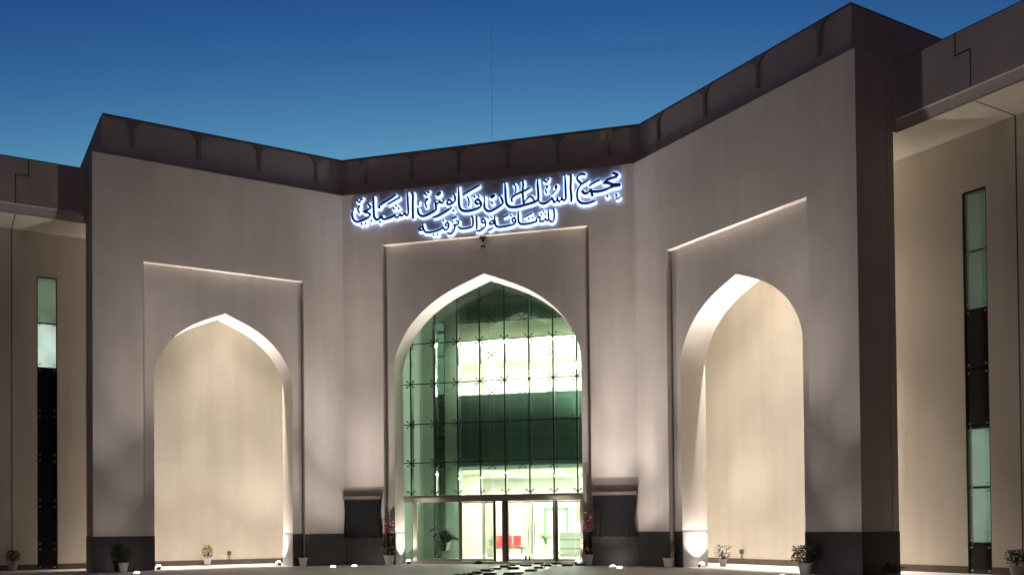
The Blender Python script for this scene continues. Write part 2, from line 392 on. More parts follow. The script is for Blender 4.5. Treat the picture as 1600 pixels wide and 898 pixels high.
for z in JZ[1:]:
    MB().box(-4.4, 4.4, GY+.016, GY+.036, z-.022, z+.022).build('horizontal_joint', STEEL_D, cw)
sp = MB()
for sx in (-1, 1):
    for sz in (-1, 1):
        sp.tube([(0, .07, 0), (sx*.10, .05, sz*.085), (sx*.15, .02, sz*.125)], [.022, .018, .015], 6)
        sp.tube([(sx*.15, .03, sz*.125), (sx*.15, -.025, sz*.125)], .038, 10)
sp.tube([(0, .02, 0), (0, .14, 0)], .035, 8)
sp_me = sp.mesh('spider_fitting', STEEL_D)
for x in JX:
    for z in JZ[1:]:
        top = max([pz for px, pz in arch_full if abs(px) >= abs(x)-.02] or [0])
        if z < top+.05:
            o = put('spider_fitting', sp_me, None, cw); o.location = (x, GY, z)
half = MB()
for sx in (-1, 1):
    half.tube([(0, .07, 0), (sx*.15, .02, .125)], [.022, .016], 6); half.tube([(sx*.15, .03, .125), (sx*.15, -.025, .125)], .038, 10)
half_me = half.mesh('spider_fitting', STEEL_D)
for x in JX:
    o = put('spider_fitting', half_me, None, cw); o.location = (x, GY, 3.06)
# entrance doors below the header
def post(x0, x1, mat, name='door_post', y0=-.05, y1=.12): MB().box(x0, x1, GY+y0, GY+y1, .11, 2.70).build(name, mat, cw, bevel=.006)
post(-3.65, -3.47, STEEL); post(-1.55, -1.44, STEEL); post(.40, .56, BRONZE, y0=-.1); post(.56, .63, STEEL_D); post(.02, .09, STEEL_D); post(2.63, 2.72, STEEL); post(2.72, 2.79, STEEL_D); post(3.80, 4.05, STEEL)
for x0, x1 in ((-4.05, -3.65), (-3.47, -1.55)):
    o = MB().box(x0, x1, GY, GY+.012, .2, 2.69).build('sidelight', GLASS, cw); MB().box(x0, x1, GY-.02, GY+.03, .115, .2).build('bottom_rail', STEEL, o)
for k, (x0, x1) in enumerate(((-1.44, -.44), (-.42, .02), (.64, 1.67), (1.70, 2.63), (2.79, 3.80))):
    f = MB()
    f.box(x0+.002, x0+.035, GY-.01, GY+.03, .12, 2.685); f.box(x1-.035, x1-.002, GY-.01, GY+.03, .12, 2.685); f.box(x0+.035, x1-.035, GY-.01, GY+.03, 2.63, 2.685); f.box(x0+.035, x1-.035, GY-.01, GY+.03, .12, .20)
    d = f.build('glass_door', STEEL, B)
    MB().box(x0+.035, x1-.035, GY+.004, GY+.014, .20, 2.63).build('pane', GLASS_DOOR, d)
    if k in (2, 3):
        hx = x1-.12 if k == 2 else x0+.12
        MB().tube([(hx, GY-.07, .75), (hx, GY-.07, 1.75)], .018, 8).tube([(hx, GY-.07, .85), (hx, GY, .85)], .012, 6).tube([(hx, GY-.07, 1.65), (hx, GY, 1.65)], .012, 6).build('handle', STEEL, d)
    for kk in ((0, 1) if k == 2 else ()):
        MB().box(1.38+kk*.16, 1.45+kk*.16, GY-.02, GY, .16, .34).build('floor_lock', STEEL_D, d)

# ------------------------------------------------------------------ lobby and lit rooms behind the inner glass front
YI = 5.0
lob = MB()
lob.box(-4.6, -4.3, TC-.01, YI+.3, 0, 13.25); lob.box(4.3, 4.6, TC-.01, YI+.3, 0, 13.25)
lobo = lob.build('lobby_side_wall', LOBBYWALL, B)
MB().box(-4.3, 4.3, TC+.3, YI+.3, 13.1, 13.25).build('lobby_ceiling', SPANDREL, B)
iw = MB()
iw.box(-4.3, -3.78, YI, YI+.25, 0, 13.1); iw.box(-3.17, -2.42, YI, YI+.25, 0, 13.1); iw.box(-3.78, -3.17, YI, YI+.25, 11.47, 13.1)
iwo = iw.build('inner_wall', LOBBYWALL, B)
slit(None, -3.78, -3.17, YI, [.12, 1.0, 2.72, 4.48, 6.2, 7.97, 9.83, 11.46], [None, BLIND_G, BLIND_G, None, None, BLIND_G, BLIND_G], B)
for z0, z1, mat, nm in ((4.46, 7.86, SPANDREL, 'spandrel_panel'), (11.28, 13.1, SPANDREL, 'spandrel_panel'), (10.44, 11.28, ROOMCREAM, 'bulkhead')):
    x = -2.42; n = 0
    while x < 4.29:
        x1 = min(x+1.45 if n else -.76, 4.3)
        MB().box(x+.004, x1-.004, YI+.05, YI+.12, z0+.004, z1-.004).build(nm, mat, iwo); x = x1; n += 1
# thin clear front of the inner lobby (reflects the lit arch)
XI = [-4.28, -2.3, -.76, .69, 2.14, 3.59, 4.28]; ZI = [.12, 2.7, 4.46, 6.2, 7.9, 9.62, 11.3, 13.05]
for i in range(len(XI)-1):
    for k in range(len(ZI)-1):
        MB().box(XI[i]+.006, XI[i+1]-.006, YI-.42, YI-.408, ZI[k]+.006, ZI[k+1]-.006).build('inner_pane', GLASS_IN, iwo)
for x in XI[2:5]:
    for z in (4.46, 7.9, 9.62, 11.3):
        o = put('spider_fitting', sp_me, None, iwo); o.location = (x, YI-.42, z)
# ground-floor room
RX0, RX1, RY0, RY1 = -5.5, 7.5, YI+.26, 14.5
def room(z0, z1, floormat):
    m = MB(); m.box(RX0-.2, RX1+.2, RY0-.2, RY1+.2, z0-.15, z0); m.build('room_floor', floormat, B)
    m = MB(); m.box(RX0-.2, RX0, RY0, RY1, z0, z1); m.box(RX1, RX1+.2, RY0, RY1, z0, z1); m.box(RX0, RX1, RY1, RY1+.2, z0, z1)
    w = m.build('room_wall', ROOMWALL, B)
    MB().box(RX0-.2, RX1+.2, RY0-.1, RY1+.2, z1, z1+.15).build('room_ceiling', ROOMWALL, B)
    return w
w1 = room(.13, 4.3, ROOMFLOOR); w2 = room(7.75, 10.9, ROOMWALL)
MB().box(RX0, -2.42, RY0+.0, RY0+.12, .13, 4.3).build('partition', ROOMCREAM, w1)
MB().box(-3.3, -2.4, 8.6, 8.8, .13, 4.3).build('partition', ROOMCREAM, w1)
MB().box(-3.2, -.9, 12.2, 12.4, .13, 3.55).build('grey_panel', ROOMGREY, w1)
d = MB(); d.box(-.1, .02, 14.2, 14.49, .13, 2.6); d.box(1.1, 1.22, 14.2, 14.49, .13, 2.6); d.box(-.1, 1.22, 14.2, 14.49, 2.5, 2.62)
d.build('door_frame', surf('green_door_frame', (.22, .36, .25), .6, .05), w1)
MB().box(.02, 1.1, 14.3, 14.48, .13, 2.5).build('door_leaf', surf('pale_door', (.62, .66, .56), .6, .05), w1)
MB().box(2.65, 3.45, 7.6, 7.7, 1.75, 3.4).build('grey_panel', ROOMGREY, w1)
MB().box(2.2, 2.6, 10.5, 14.49, .13, 4.3).build('column', ROOMWALL, w1)
MB().box(-2.3, -1.9, 10, 10.4, 7.75, 10.9).build('column', ROOMWALL, w2)
MB().box(-1.8, .4, 12, 12.2, 7.75, 9.8).build('grey_panel', surf('pale_grey_panel', (.60, .61, .54), .7, .03), w2)
MB().box(1.0, 7.4, 13.2, 13.4, 7.75, 9.6).build('grey_panel', MATS['pale_grey_panel'], w2)
def ceiling_light(x, y, z, power, label):
    e = empty('ceiling_light', (x, y, z), label, 'ceiling light', 'lit ceiling panels in the rooms behind the inner glass')
    m = MB().box(-.62, .62, -.62, .62, -.02, .0); m.build('frame', WHITEP, e)
    MB().box(-.56, .56, -.56, .56, -.03, -.021).build('diffuser', CEILP, e)
    l = bpy.data.lights.new('ceiling_lamp', 'AREA'); l.shape = 'SQUARE'; l.size = 1.1; l.energy = power; l.color = (1, .93, .83)
    lo = bpy.data.objects.new('ceiling_lamp', l); COL.objects.link(lo); lo.parent = e; lo.location = (0, 0, -.05)
for x in (-1.2, 1.6, 4.4):
    for y in (7.2, 11.0): ceiling_light(x, y, 4.3, 500, 'square white ceiling light glowing in the ground floor room')
for x in (-1.0, 1.6, 4.2):
    for y in (7.4, 11.2): ceiling_light(x, y, 10.9, 560, 'square white ceiling light glowing in the upper floor room')

e = empty('wall_lamp', (4.3, 2.6, 8.6), 'bright white wall lamp high on the lobby side wall behind the glass', 'wall lamp')
MB().box(-.10, 0, -.07, .07, -.1, .1).build('bracket', STEEL_D, e)
MB().lathe([(.03, -.14), (.09, -.1), (.12, 0), (.09, .1), (.03, .14)], (-.2, 0, 0), 16).build('globe', LENS, e, smooth=True)
l = bpy.data.lights.new('lamp', 'POINT'); l.energy = 860; l.color = (1, .95, .85); l.shadow_soft_size = .14
lo = bpy.data.objects.new('lamp', l); COL.objects.link(lo); lo.parent = e; lo.location = (-.48, 0, 0)

# ------------------------------------------------------------------ illuminated sign: pen strokes traced on the wall plane
SIGN = empty('illuminated_sign', (0, -.05, 13.9), 'two-line Arabic sign of navy letters with white-blue backlight above the entrance', 'sign')
Z = [((545, 290), .08354), ((635, 280), .08354), ((700, 275), .08354), ((770, 265), .08354), ((830, 260), .08354), ((885, 255), .08354), ((645, 310), .10025), ((755, 300), .10025)]
ST = [
 (0, 3.2, "345,320 375,360 402,410 340,455 285,490 345,500 395,535 370,580 300,625 200,665 140,670 90,640 65,590 60,520 80,465"),
 (0, 2.0, "95,400 70,440 80,470 100,445"), (0, 2.4, "140,265 195,320"), (0, 2.4, "258,268 235,245 210,280 195,322"), (0, 2.4, "215,390 185,380 195,397 170,440 195,520"),
 (0, 3.4, "455,190 455,300 460,450 470,570 505,630 550,625 600,575 607,550"), (0, 3.2, "600,555 640,622 740,605 850,558 862,535"),
 (0, 3.0, "857,545 882,595 930,570 962,533 975,565 1012,545 1050,508 1070,553 1100,540 1110,450 1100,300 1097,200 1088,118"),
 (0, 3.2, "550,390 575,412 572,382 620,335 760,250 885,160"), (0, 2.6, "715,355 830,285 965,210"),
 (1, 3.4, "102,240 120,310 115,450 120,650 118,745"),
 (1, 2.0, "240,395 215,445 225,490"), (1, 3.2, "210,540 215,600 240,660 300,688 380,670 460,630 545,575 552,540 547,470 528,408"),
 (1, 3.0, "545,468 592,445 625,408 630,435 662,440 690,420 697,378"),
 (1, 2.4, "330,255 385,310"), (1, 2.2, "392,268 410,240 435,250"), (1, 2.4, "418,382 375,368 387,395 350,430 380,540"), (1, 2.6, "652,245 600,255 570,290 600,300 650,250"),
 (1, 3.0, "850,447 830,408 800,385 770,410 760,450 790,470 850,450 900,412 912,380 905,320 880,265"), (1, 3.2, "850,510 800,560 700,625 600,680 490,715"),
 (2, 3.4, "193,190 200,350 208,550 245,625 300,652 400,650 500,625 580,590 618,548 605,490 575,450 545,440 515,470 520,505 560,520 610,522"),
 (2, 2.8, "275,365 310,335 450,250 600,165"), (2, 2.2, "350,380 385,430 392,500 378,570"),
 (2, 2.0, "695,360 675,400 690,440 710,435"), (2, 3.2, "685,450 675,550 690,610 740,650 800,650 900,600 1000,530 1022,490 1000,420 965,350"), (2, 2.6, "885,355 830,365 798,390 830,397 880,360"),
 (3, 3.4, "222,230 230,350 240,550 260,640 310,690 400,700 500,685 620,650 760,610 830,570 850,535 845,400 835,270 838,160"),
 (3, 2.6, "570,640 600,590 650,530 700,500 750,530 767,572 750,610"), (3, 3.0, "548,195 565,260 555,400 565,520 568,640"),
 (3, 3.0, "375,582 358,585 352,550 375,505 450,455 570,400 715,325"), (3, 2.2, "385,260 425,320 425,400 400,445"),
 (4, 3.2, "125,625 170,680 240,690 310,660 390,598 410,640 440,665 475,630 490,603 502,640 532,650 560,612 575,582 583,618 620,625 645,590 640,400 635,230 622,150"),
 (4, 3.4, "728,140 742,210 735,400 750,560 745,670"),
 (4, 2.4, "235,250 285,300"), (4, 2.2, "290,298 315,240 342,246"), (4, 2.4, "327,387 285,370 297,395 270,435 290,510"), (4, 2.6, "475,402 452,395 460,358 478,375 470,410 440,460 370,530"),
 (5, 3.0, "365,215 300,198 240,215 198,260 210,310 250,355 290,380 360,340 430,300"), (5, 3.0, "290,380 240,440 205,520 200,620 225,700 290,745 400,745 480,720 560,690"),
 (5, 3.4, "285,515 340,562 400,550 450,488"), (5, 3.6, "452,475 472,560 490,620"), (5, 3.4, "470,520 560,530 680,510 800,462 865,422"),
 (5, 3.6, "680,400 720,345 770,305 870,270 940,245 955,220 890,188 848,202"), (5, 3.6, "700,372 770,365 880,400 1020,390"), (5, 3.2, "1015,412 900,428 820,455"),
 (5, 3.0, "425,435 450,400 540,350 640,300"), (5, 2.0, "905,602 935,575 947,610 915,628"), (5, 2.2, "922,667 970,655 1015,620"),
 (6, 2.8, "78,492 110,460 142,435 158,462 130,490 85,492"), (6, 2.8, "150,385 157,440 182,510 240,526 340,510 440,472 465,443 482,475 520,482 550,450 555,400 535,375 508,400 512,422 550,420"),
 (6, 2.6, "704,340 706,390 660,412 635,398"), (6, 2.6, "640,400 652,450 630,510 590,545 530,537"), (6, 2.8, "700,428 740,463 800,467 880,452 930,425 936,350 930,300 912,268"), (6, 2.2, "600,325 640,300 690,283"),
 (6, 2.8, "988,275 995,400 990,480"), (6, 2.6, "1122,372 1098,378 1068,360 1090,320 1112,330 1127,370 1130,420 1090,470 1040,500 980,502"),
 (7, 2.8, "82,490 120,455 150,448 167,480 130,496 85,497"), (7, 2.8, "175,375 180,450 195,520 240,542 320,535 420,515 490,487 502,440 480,400 453,420 460,457 492,462"),
 (7, 2.2, "310,392 400,348"), (7, 2.2, "75,602 160,550"), (7, 2.8, "547,290 545,400 555,470 592,497 680,495 780,472 850,442"),
 (7, 2.6, "840,462 828,430 860,388 887,402 880,452 940,450 972,418 990,445 1012,430 1016,350 1015,258"), (7, 2.6, "1020,432 1070,462 1100,430 1106,330 1093,250"),
 (7, 2.2, "625,400 770,318"), (7, 2.2, "850,310 940,258"),
]
DOTS = [(0, "420,660 240,718 312,712 585,682 885,375 845,435 930,425"), (1, "880,588"), (2, "495,390 575,385 828,508"), (5, "770,620"), (6, "478,350 322,567 383,563 622,365 680,350"), (7, "80,405 128,400 432,370 712,415 767,405 940,305 910,345 968,345")]
FY = -.20
def zpt(k, s):
    x, y = s.split(','); (ox, oy), sc = Z[k]; q = at_y(ox+float(x)*sc, oy+float(y)*sc, FY); return (q.x, q.z)
def smooth_line(P, n=5):
    out = []
    for k in range(len(P)-1):
        p0 = P[max(k-1, 0)]; p1 = P[k]; p2 = P[k+1]; p3 = P[min(k+2, len(P)-1)]
        for q in range(n):
            u = q/n
            out.append(tuple(.5*((2*p1[i]) + (-p0[i]+p2[i])*u + (2*p0[i]-5*p1[i]+4*p2[i]-p3[i])*u*u + (-p0[i]+3*p1[i]-3*p2[i]+p3[i])*u**3) for i in (0, 1)))
    out.append(P[-1]); return out
def ribbon(pts, ws, y0, y1):
    """solid ribbon along pts (x,z) with half widths ws between depths y0 (front) and y1"""
    m = MB(); n = len(pts); Lf = []; Rt = []
    for k in range(n):
        a = pts[max(k-1, 0)]; b = pts[min(k+1, n-1)]; dx, dz = b[0]-a[0], b[1]-a[1]; l = math.hypot(dx, dz) or 1
        nx, nz = -dz/l, dx/l; w = ws[k]
        Lf.append((pts[k][0]+nx*w, pts[k][1]+nz*w)); Rt.append((pts[k][0]-nx*w, pts[k][1]-nz*w))
    for k in range(n):
        for (x, z), yy in ((Lf[k], y0), (Rt[k], y0), (Rt[k], y1), (Lf[k], y1)): m.v.append((x, yy, z-13.9) if False else (x, yy, z))
    for k in range(n-1):
        i = 4*k
        for q in range(4):
            w = (q+1) % 4; m.f.append((i+q, i+w, i+4+w, i+4+q))
    m.f.append((3, 2, 1, 0)); e = 4*(n-1); m.f.append((e, e+1, e+2, e+3))
    return m
PXM = .0272
def sign_child(m, name, mat, parent):
    m.v = [(x, yy+.05, z-13.9) for x, yy, z in m.v]
    return m.build(name, mat, parent)
for idx, (k, w, s) in enumerate(ST):
    P = smooth_line([zpt(k, q) for q in s.split()]); n = len(P)
    ws = []
    for i in range(n):
        a = P[max(i-1, 0)]; b = P[min(i+1, n-1)]; ang = math.atan2(b[1]-a[1], b[0]-a[0])
        nib = .62 + .5*abs(math.sin(ang - math.radians(52)))       # broad nib held at about 50 degrees
        u = i/(n-1); tap = min(1, .45+u*6, .45+(1-u)*6)
        ws.append(.5*w*PXM*nib*tap*1.12)
    off = .0013*(idx % 24)
    o = sign_child(ribbon(P, ws, FY-off, FY+.07-off), 'letter_stroke', NAVY, SIGN)
    sign_child(ribbon(P, [q+.062 for q in ws], -.055-off, -.02-off), 'backlight', HALO, o)
for k, s in DOTS:
    for idx, q in enumerate(s.split()):
        x, z = zpt(k, q); r = .060 if k < 6 else .052
        def dia(r, y0, y1): 
            m = MB(); m.prism([(x-r, z+.1*r), (x-.1*r, z-r), (x+r, z-.1*r), (x+.1*r, z+r)], y0, y1); return m
        o = sign_child(dia(r, FY-.04, FY+.03), 'letter_dot', NAVY, SIGN)
        sign_child(dia(r+.07, -.095, -.06), 'backlight', HALO, o)

# ------------------------------------------------------------------ lamps
def spot(parent, loc, aim, power, half, col=(1, .9, .82), blend=1.0, size=.06):
    l = bpy.data.lights.new('lamp', 'SPOT'); l.energy = power; l.spot_size = 2*math.radians(half); l.spot_blend = blend; l.color = col; l.shadow_soft_size = size
    o = bpy.data.objects.new('lamp', l); COL.objects.link(o); o.parent = parent; o.location = Vector(loc)
    o.rotation_mode = 'QUATERNION'; o.rotation_quaternion = Vector(aim).to_track_quat('-Z', 'Y')
    return o
WASH = (1.0, .905, .83)
# beams of one uplight: sideways tilt towards the middle of the wall, tilt to the wall, half cone, power
FAN_W = ((18, 2, 45, 729), (6, 2, 22, 4671), (18, 5, 66, 359), (26, 10, 16, 2022), (-14, 2, 30, 2109), (-24, 30, 30, 138), (0, 60, 70, 30))
FAN_O = ((10, 2, 26, 950), (6, 2, 22, 4671), (8, 8, 34, 450), (16, 10, 16, 1800), (-12, 2, 28, 2300), (-20, 30, 34, 138), (0, 60, 70, 48))
FAN_C = ((0, 2, 22, 3203), (6, 2, 65, 417), (0, 2, 12, 11000), (26, 5, 22, 1000), (-24, 2, 30, 250), (0, 5, 30, 713), (-14, 2, 16, 1600), (0, 62, 70, 40))
def uplight(pos, n, mid, label, fan, k=1.0):
    """round in-ground uplight; n = horizontal direction towards the wall, mid = along the wall to its middle"""
    e = empty('ground_uplight', (pos[0], pos[1], 0), label, 'uplight', 'round uplights set in the paving along the front')
    MB().lathe([(.15, 0), (.15, .022), (.125, .03), (.12, .012)], n=24).build('rim', STEEL, e)
    MB().lathe([(.118, .005), (.116, .03), (.09, .065), (.05, .082), (.01, .088)], n=24).build('lens', LENS, e, smooth=True)
    n = Vector((n[0], n[1], 0)).normalized()
    m = Vector((mid[0], mid[1], 0)).normalized()
    for ph, ta, half, pw in fan:
        spot(e, (0, 0, .17), m*math.tan(math.radians(ph)) + n*math.tan(math.radians(ta)) + Vector((0, 0, 1)), pw*k, half, WASH)
for x, y, lab in ((-5.15, -1.75, 'glowing round uplight in the paving before the left draped wall box'), (5.42, -1.3, 'glowing round uplight in the paving before the right draped wall box')):
    uplight((x, y), (0, 1), (-x, 0), lab, FAN_C, .74)
for side, t, b, lab in ((-1, 1.40, -2.1, 'glowing round uplight in the paving at the inner end of the left wing'), (-1, 9.1, -2.1, 'glowing round uplight in the paving before the outer pier of the left wing'),
                        (1, 1.40, -2.1, 'glowing round uplight in the paving at the inner end of the right wing'), (1, 9.1, -2.1, 'glowing round uplight in the paving before the outer pier of the right wing')):
    T = wing(side); uplight(T((t, b, 0)), Vector(T((0, 1, 0)))-Vector(T((0, 0, 0))), Vector(T((5.25-t, 0, 0)))-Vector(T((0, 0, 0))), lab, *((FAN_W, .64) if t < 5 else (FAN_O, .62)))

def floodlight(pos, aim, soffit, power, label, half=62, col=(1, .95, .86)):
    e = empty('flood_light', pos, label, 'flood light', 'small floor flood lights at the arch feet')
    rz = math.atan2(aim[1], aim[0])
    m = MB(); m.prism([(-.09, .02), (.09, .02), (.09, .07), (-.05, .16), (-.09, .16)], -.11, .11, axis='y'); b = m.build('housing', WHITEP, e); b.rotation_euler.z = rz
    MB().lathe([(.105, .12), (.10, .15), (.075, .185), (.03, .2)], n=16).build('lens', LENS, e, smooth=True)
    m = MB(); m.box(-.07, .07, -.13, -.112, 0, .12); m.box(-.07, .07, .112, .13, 0, .12); f = m.build('bracket', STEEL_D, e); f.rotation_euler.z = rz
    up = Vector((0, 0, .28))
    spot(e, up, aim, power, half, col)
    spot(e, up, soffit, power*9, 18, col)
# ------------------------------------------------------------------ floodlights at the arch feet
for side, t, b, aimt, lab in ((-1, 7.72, .85, 1, 'small white flood light at the outer foot of the left arch'), (-1, 2.52, 1.45, -1, 'small white flood light at the inner foot of the left arch'),
                              (1, 2.55, .95, -1, 'small white flood light at the inner foot of the right arch'), (1, 7.72, .85, 1, 'small white flood light at the outer foot of the right arch')):
    T = wing(side); d = Vector(T((aimt*.33, .06, 3.2)))-Vector(T((0, 0, 0)))
    so = Vector(T((-aimt*2.3, .3, 9.5)))-Vector(T((0, 0, 0))); floodlight(T((t, b, 0)), d, so, 620, lab)
for s, lab in ((-1, 'small white flood light at the left foot of the glazed arch'), (1, 'small white flood light at the right foot of the glazed arch')):
    floodlight((s*3.72, 1.0, .0), Vector((s*.33, -.12, 3.2)), Vector((-s*3.2, -.1, 11.5)), 620, lab)
def downlight(side, t, b, power, out, label):
    T = wing(side); e = empty('downlight', T((t, b, SOF)), label, 'downlight')
    MB().lathe([(.16, -.02), (.16, 0), (.12, 0), (.11, -.02)], n=20).build('rim', STEEL, e)
    MB().lathe([(.105, -.012), (.10, -.022)], n=20).build('lens', LENS, e)
    o0 = Vector(T((0, 0, 0)))
    beams = [(sg*ph, ta, half, pw) for ph, ta, half, pw in ((12, 2, 22, 2240), (25, 2, 45, 875), (8, 2, 12, 11043), (25, 4, 16, 2881), (18, 2, 12, 7207)) for sg in (-1, 1)] + [(0, 4, 9, 6000), (0, 9, 20, 700)]
    beams = [(ph, ta, half, pw*(out if ph > 20 else (.7+.3*out if ph > 15 else 1))) for ph, ta, half, pw in beams]     # less light past the outer pier
    for ph, ta, half, pw in beams:
        d = Vector(T((math.tan(math.radians(ph)), math.tan(math.radians(ta)), -1)))-o0
        spot(e, (0, 0, -.06), d, pw*power, half, (1, .905, .785), size=.1)
downlight(-1, 4.3, 2.1, 1.22, .25, 'round downlight in the ceiling of the left porch')
downlight(1, 3.6, 2.1, 1.2, 1.6, 'round downlight in the ceiling of the right porch')

# ------------------------------------------------------------------ things on the walls
def draped_box(x0, x1, label, seed):
    r = random.Random(seed); xc = (x0+x1)/2
    e = empty('draped_wall_box', (xc, 0, 1.15), label, 'wall box', 'cloth-covered wall boxes beside the entrance')
    w = (x1-x0)/2
    MB().box(-w+.06, w-.06, -.13, -.013, .05, 1.66).build('cabinet', BLACKP, e)
    MB().box(-w-.03, w+.03, -.22, -.013, 1.68, 1.83).build('lid', CLOTHLID, e, bevel=.012)
    m = MB(); n = 44; path_ = []
    per = [(-w+.03, -.014)] + [(-w+.03+(2*w-.06)*i/n, -.165) for i in range(n+1)] + [(w-.03, -.014)]
    rows = 12; ph = [r.uniform(0, 6.28) for _ in range(4)]
    for k in range(rows+1):
        z = 1.675-1.66*k/rows
        for i, (px, py) in enumerate(per):
            fold = (.018*math.sin(i*1.35+ph[0])+.012*math.sin(i*.55+ph[1]+k*.15))*(.25+.9*k/rows)
            sway = .035*math.sin(k*.55+ph[2])*(1 if px > w*.6 else (-.5 if px < -w*.6 else 0))
            m.v.append((px+sway, min(py-fold if 0 < i < n+2 else py, -.014), z+(.02*math.sin(i*.7+ph[3]) if k == rows else 0)))
    q = len(per)
    for k in range(rows):
        for i in range(q-1): m.f.append((k*q+i, k*q+i+1, (k+1)*q+i+1, (k+1)*q+i))
    m.build('cloth', CLOTH, e, smooth=True)
draped_box(-6.27, -4.58, 'wall box under black cloth on the left of the glazed entrance', 3)
draped_box(4.52, 6.24, 'wall box under black cloth on the right of the glazed entrance', 8)
e = empty('security_camera', (-.02, E0-.02, 13.36), 'black and silver dome camera hanging over the middle of the glazed arch', 'camera')
m = MB(); m.box(-.13, .13, -.17, .02, .37, .43); m.tube([(0, -.08, .38), (0, -.08, .16)], .045, 10); m.build('bracket', STEEL_D, e)
MB().lathe([(.05, .2), (.09, .17), (.1, .1), (.1, .06)], (0, -.08, 0), 16).build('housing', STEEL, e)
MB().lathe([(.1, .06), (.105, .03), (.09, -.03), (.05, -.075), (.015, -.085)], (0, -.08, 0), 16).build('dome', BLACKP, e, smooth=True)
for side, t, lab in ((-1, 3.98, 'small brown socket box low on the wall inside the left porch'), (1, 1.69, 'small brown socket box low on the wall inside the right porch')):
    T = wing(side); e = empty('socket_box', T((t, BW-.05, .5)), lab, 'socket')
    rz = math.atan2(-Q, side*Q)
    o = MB().box(-.08, .08, -.06, .04, -.08, .1).build('box', BOXBROWN, e, bevel=.015); o.rotation_euler.z = rz
    o = MB().tube([(0, 0, -.08), (0, 0, -.27)], .015, 6).build('conduit', BOXBROWN, e)

# ------------------------------------------------------------------ plants
def leaf(m, p, d, ln, wd, up=Vector((0, 0, 1)), droop=.25):
    d = d.normalized(); s = d.cross(up); s = s.normalized() if s.length > .01 else Vector((1, 0, 0)); nrm = s.cross(d)
    a = p; b = p+d*ln*.5+nrm*ln*.06; c_ = p+d*ln-Vector((0, 0, ln*droop))
    i = len(m.v); m.v += [tuple(a), tuple(b+s*wd*.5), tuple(c_), tuple(b-s*wd*.5)]; m.f += [(i, i+1, i+2, i+3)]
def rvec(r, up=.4):
    an = r.uniform(0, 6.283); z = r.uniform(-.2, 1)*up+.15; return Vector((math.cos(an), math.sin(an), z))
def pot(e, r0, r1, h, mat, square=False):
    if square:
        m = MB(); q = .0
        i = 0; m.v = [(-r0, -r0, 0), (r0, -r0, 0), (r0, r0, 0), (-r0, r0, 0), (-r1, -r1, h), (r1, -r1, h), (r1, r1, h), (-r1, r1, h)]
        m.f = [(0, 3, 2, 1), (4, 5, 6, 7), (0, 1, 5, 4), (1, 2, 6, 5), (2, 3, 7, 6), (3, 0, 4, 7)]
        m.box(-r1-.012, r1+.012, -r1-.012, r1+.012, h, h+.035); m.build('pot', mat, e)
    else:
        MB().lathe([(r0*.95, 0), (r0, .02), (r1*.97, h*.86), (r1*1.08, h*.87), (r1*1.1, h), (r1*.95, h), (r1*.92, h*.93)], n=22).build('pot', mat, e, smooth=False)
    MB().lathe([(r1*.90, h*.90), (r1*.88, h*.925)], n=16).build('soil', SOIL, e)
def bush(e, h0, rad, hgt, n, mat, r, ls=.12, name='foliage'):
    m = MB()
    for _ in range(7):
        d = rvec(r, 1.2); tip = Vector((0, 0, h0)) + Vector((d.x*rad*.75, d.y*rad*.75, hgt*r.uniform(.5, .95)))
        m.tube([(0, 0, h0-.05), tuple(Vector((0, 0, h0)).lerp(tip, .5)+Vector((0, 0, .05))), tuple(tip)], [.012, .008, .004], 5)
    for _ in range(n):
        an = r.uniform(0, 6.283); q = r.random()**.5; z = r.random()
        rr = rad*q*(1-.45*abs(z-.45)); p = Vector((rr*math.cos(an), rr*math.sin(an), h0+.02+hgt*z))
        leaf(m, p, rvec(r, .9), ls*r.uniform(.6, 1.3), ls*.5*r.uniform(.7, 1.2))
    m.build(name, mat, e)
def blooms(e, pts, mat, r, n=7, s=.055):
    m = MB()
    for p in pts:
        for _ in range(n):
            d = Vector((r.uniform(-1, 1), r.uniform(-1, 1), r.uniform(-.4, 1))).normalized()
            leaf(m, Vector(p)+d*s*.25, d, s*r.uniform(.8, 1.4), s*r.uniform(.7, 1.1), droop=.0)
    m.build('flowers', mat, e)
def potted(loc, label, kind, pr, ph, hgt, rad, seed, flower=None, potmat=POT_W, leafmat=LEAF, n=150, fn=12, square=False, leafs=.12):
    r = random.Random(seed); e = empty('potted_plant', loc, label, 'potted plant', kind)
    pot(e, pr*.72, pr, ph, potmat, square)
    bush(e, ph, rad, hgt, n, leafmat, r, leafs)
    if flower:
        pts = []
        for _ in range(fn):
            an = r.uniform(0, 6.283); q = rad*r.uniform(.3, .95); pts.append((q*math.cos(an), q*math.sin(an), ph+hgt*r.uniform(.45, 1.02)))
        blooms(e, pts, flower, r)
    return e
def climber(loc, label, seed, side):
    """tall thin bougainvillea trained up the arch foot"""
    r = random.Random(seed); e = empty('potted_plant', loc, label, 'potted plant', 'tall flowering plants beside the entrance')
    pot(e, .16, .225, .42, POT_G if side > 0 else POT_W, square=side > 0)
    m = MB(); pts = [(.0, 0, .4)]
    for k in range(1, 9): pts.append((r.uniform(-.07, .07), r.uniform(-.04, .04), .4+k*.21))
    m.tube(pts, [.018-.0015*k for k in range(9)], 6)
    for k in range(330):
        z = .42+1.75*r.random()**1.1; w = .23*(1-.45*abs(z-.9)/1.3)
        p = Vector((r.gauss(0, w*.55), r.gauss(0, w*.5), z)); leaf(m, p, rvec(r, .8), r.uniform(.06, .13), r.uniform(.035, .065))
    m.build('foliage', LEAF_D, e)
    blooms(e, [(r.gauss(.02, .1), r.gauss(-.08, .06), r.uniform(1.35, 2.0)) for _ in range(20)], PINK, r, 9, .07)
    blooms(e, [(r.gauss(0, .13), r.gauss(-.12, .05), r.uniform(.5, .75)) for _ in range(9)], YELLOW, r, 6, .06)
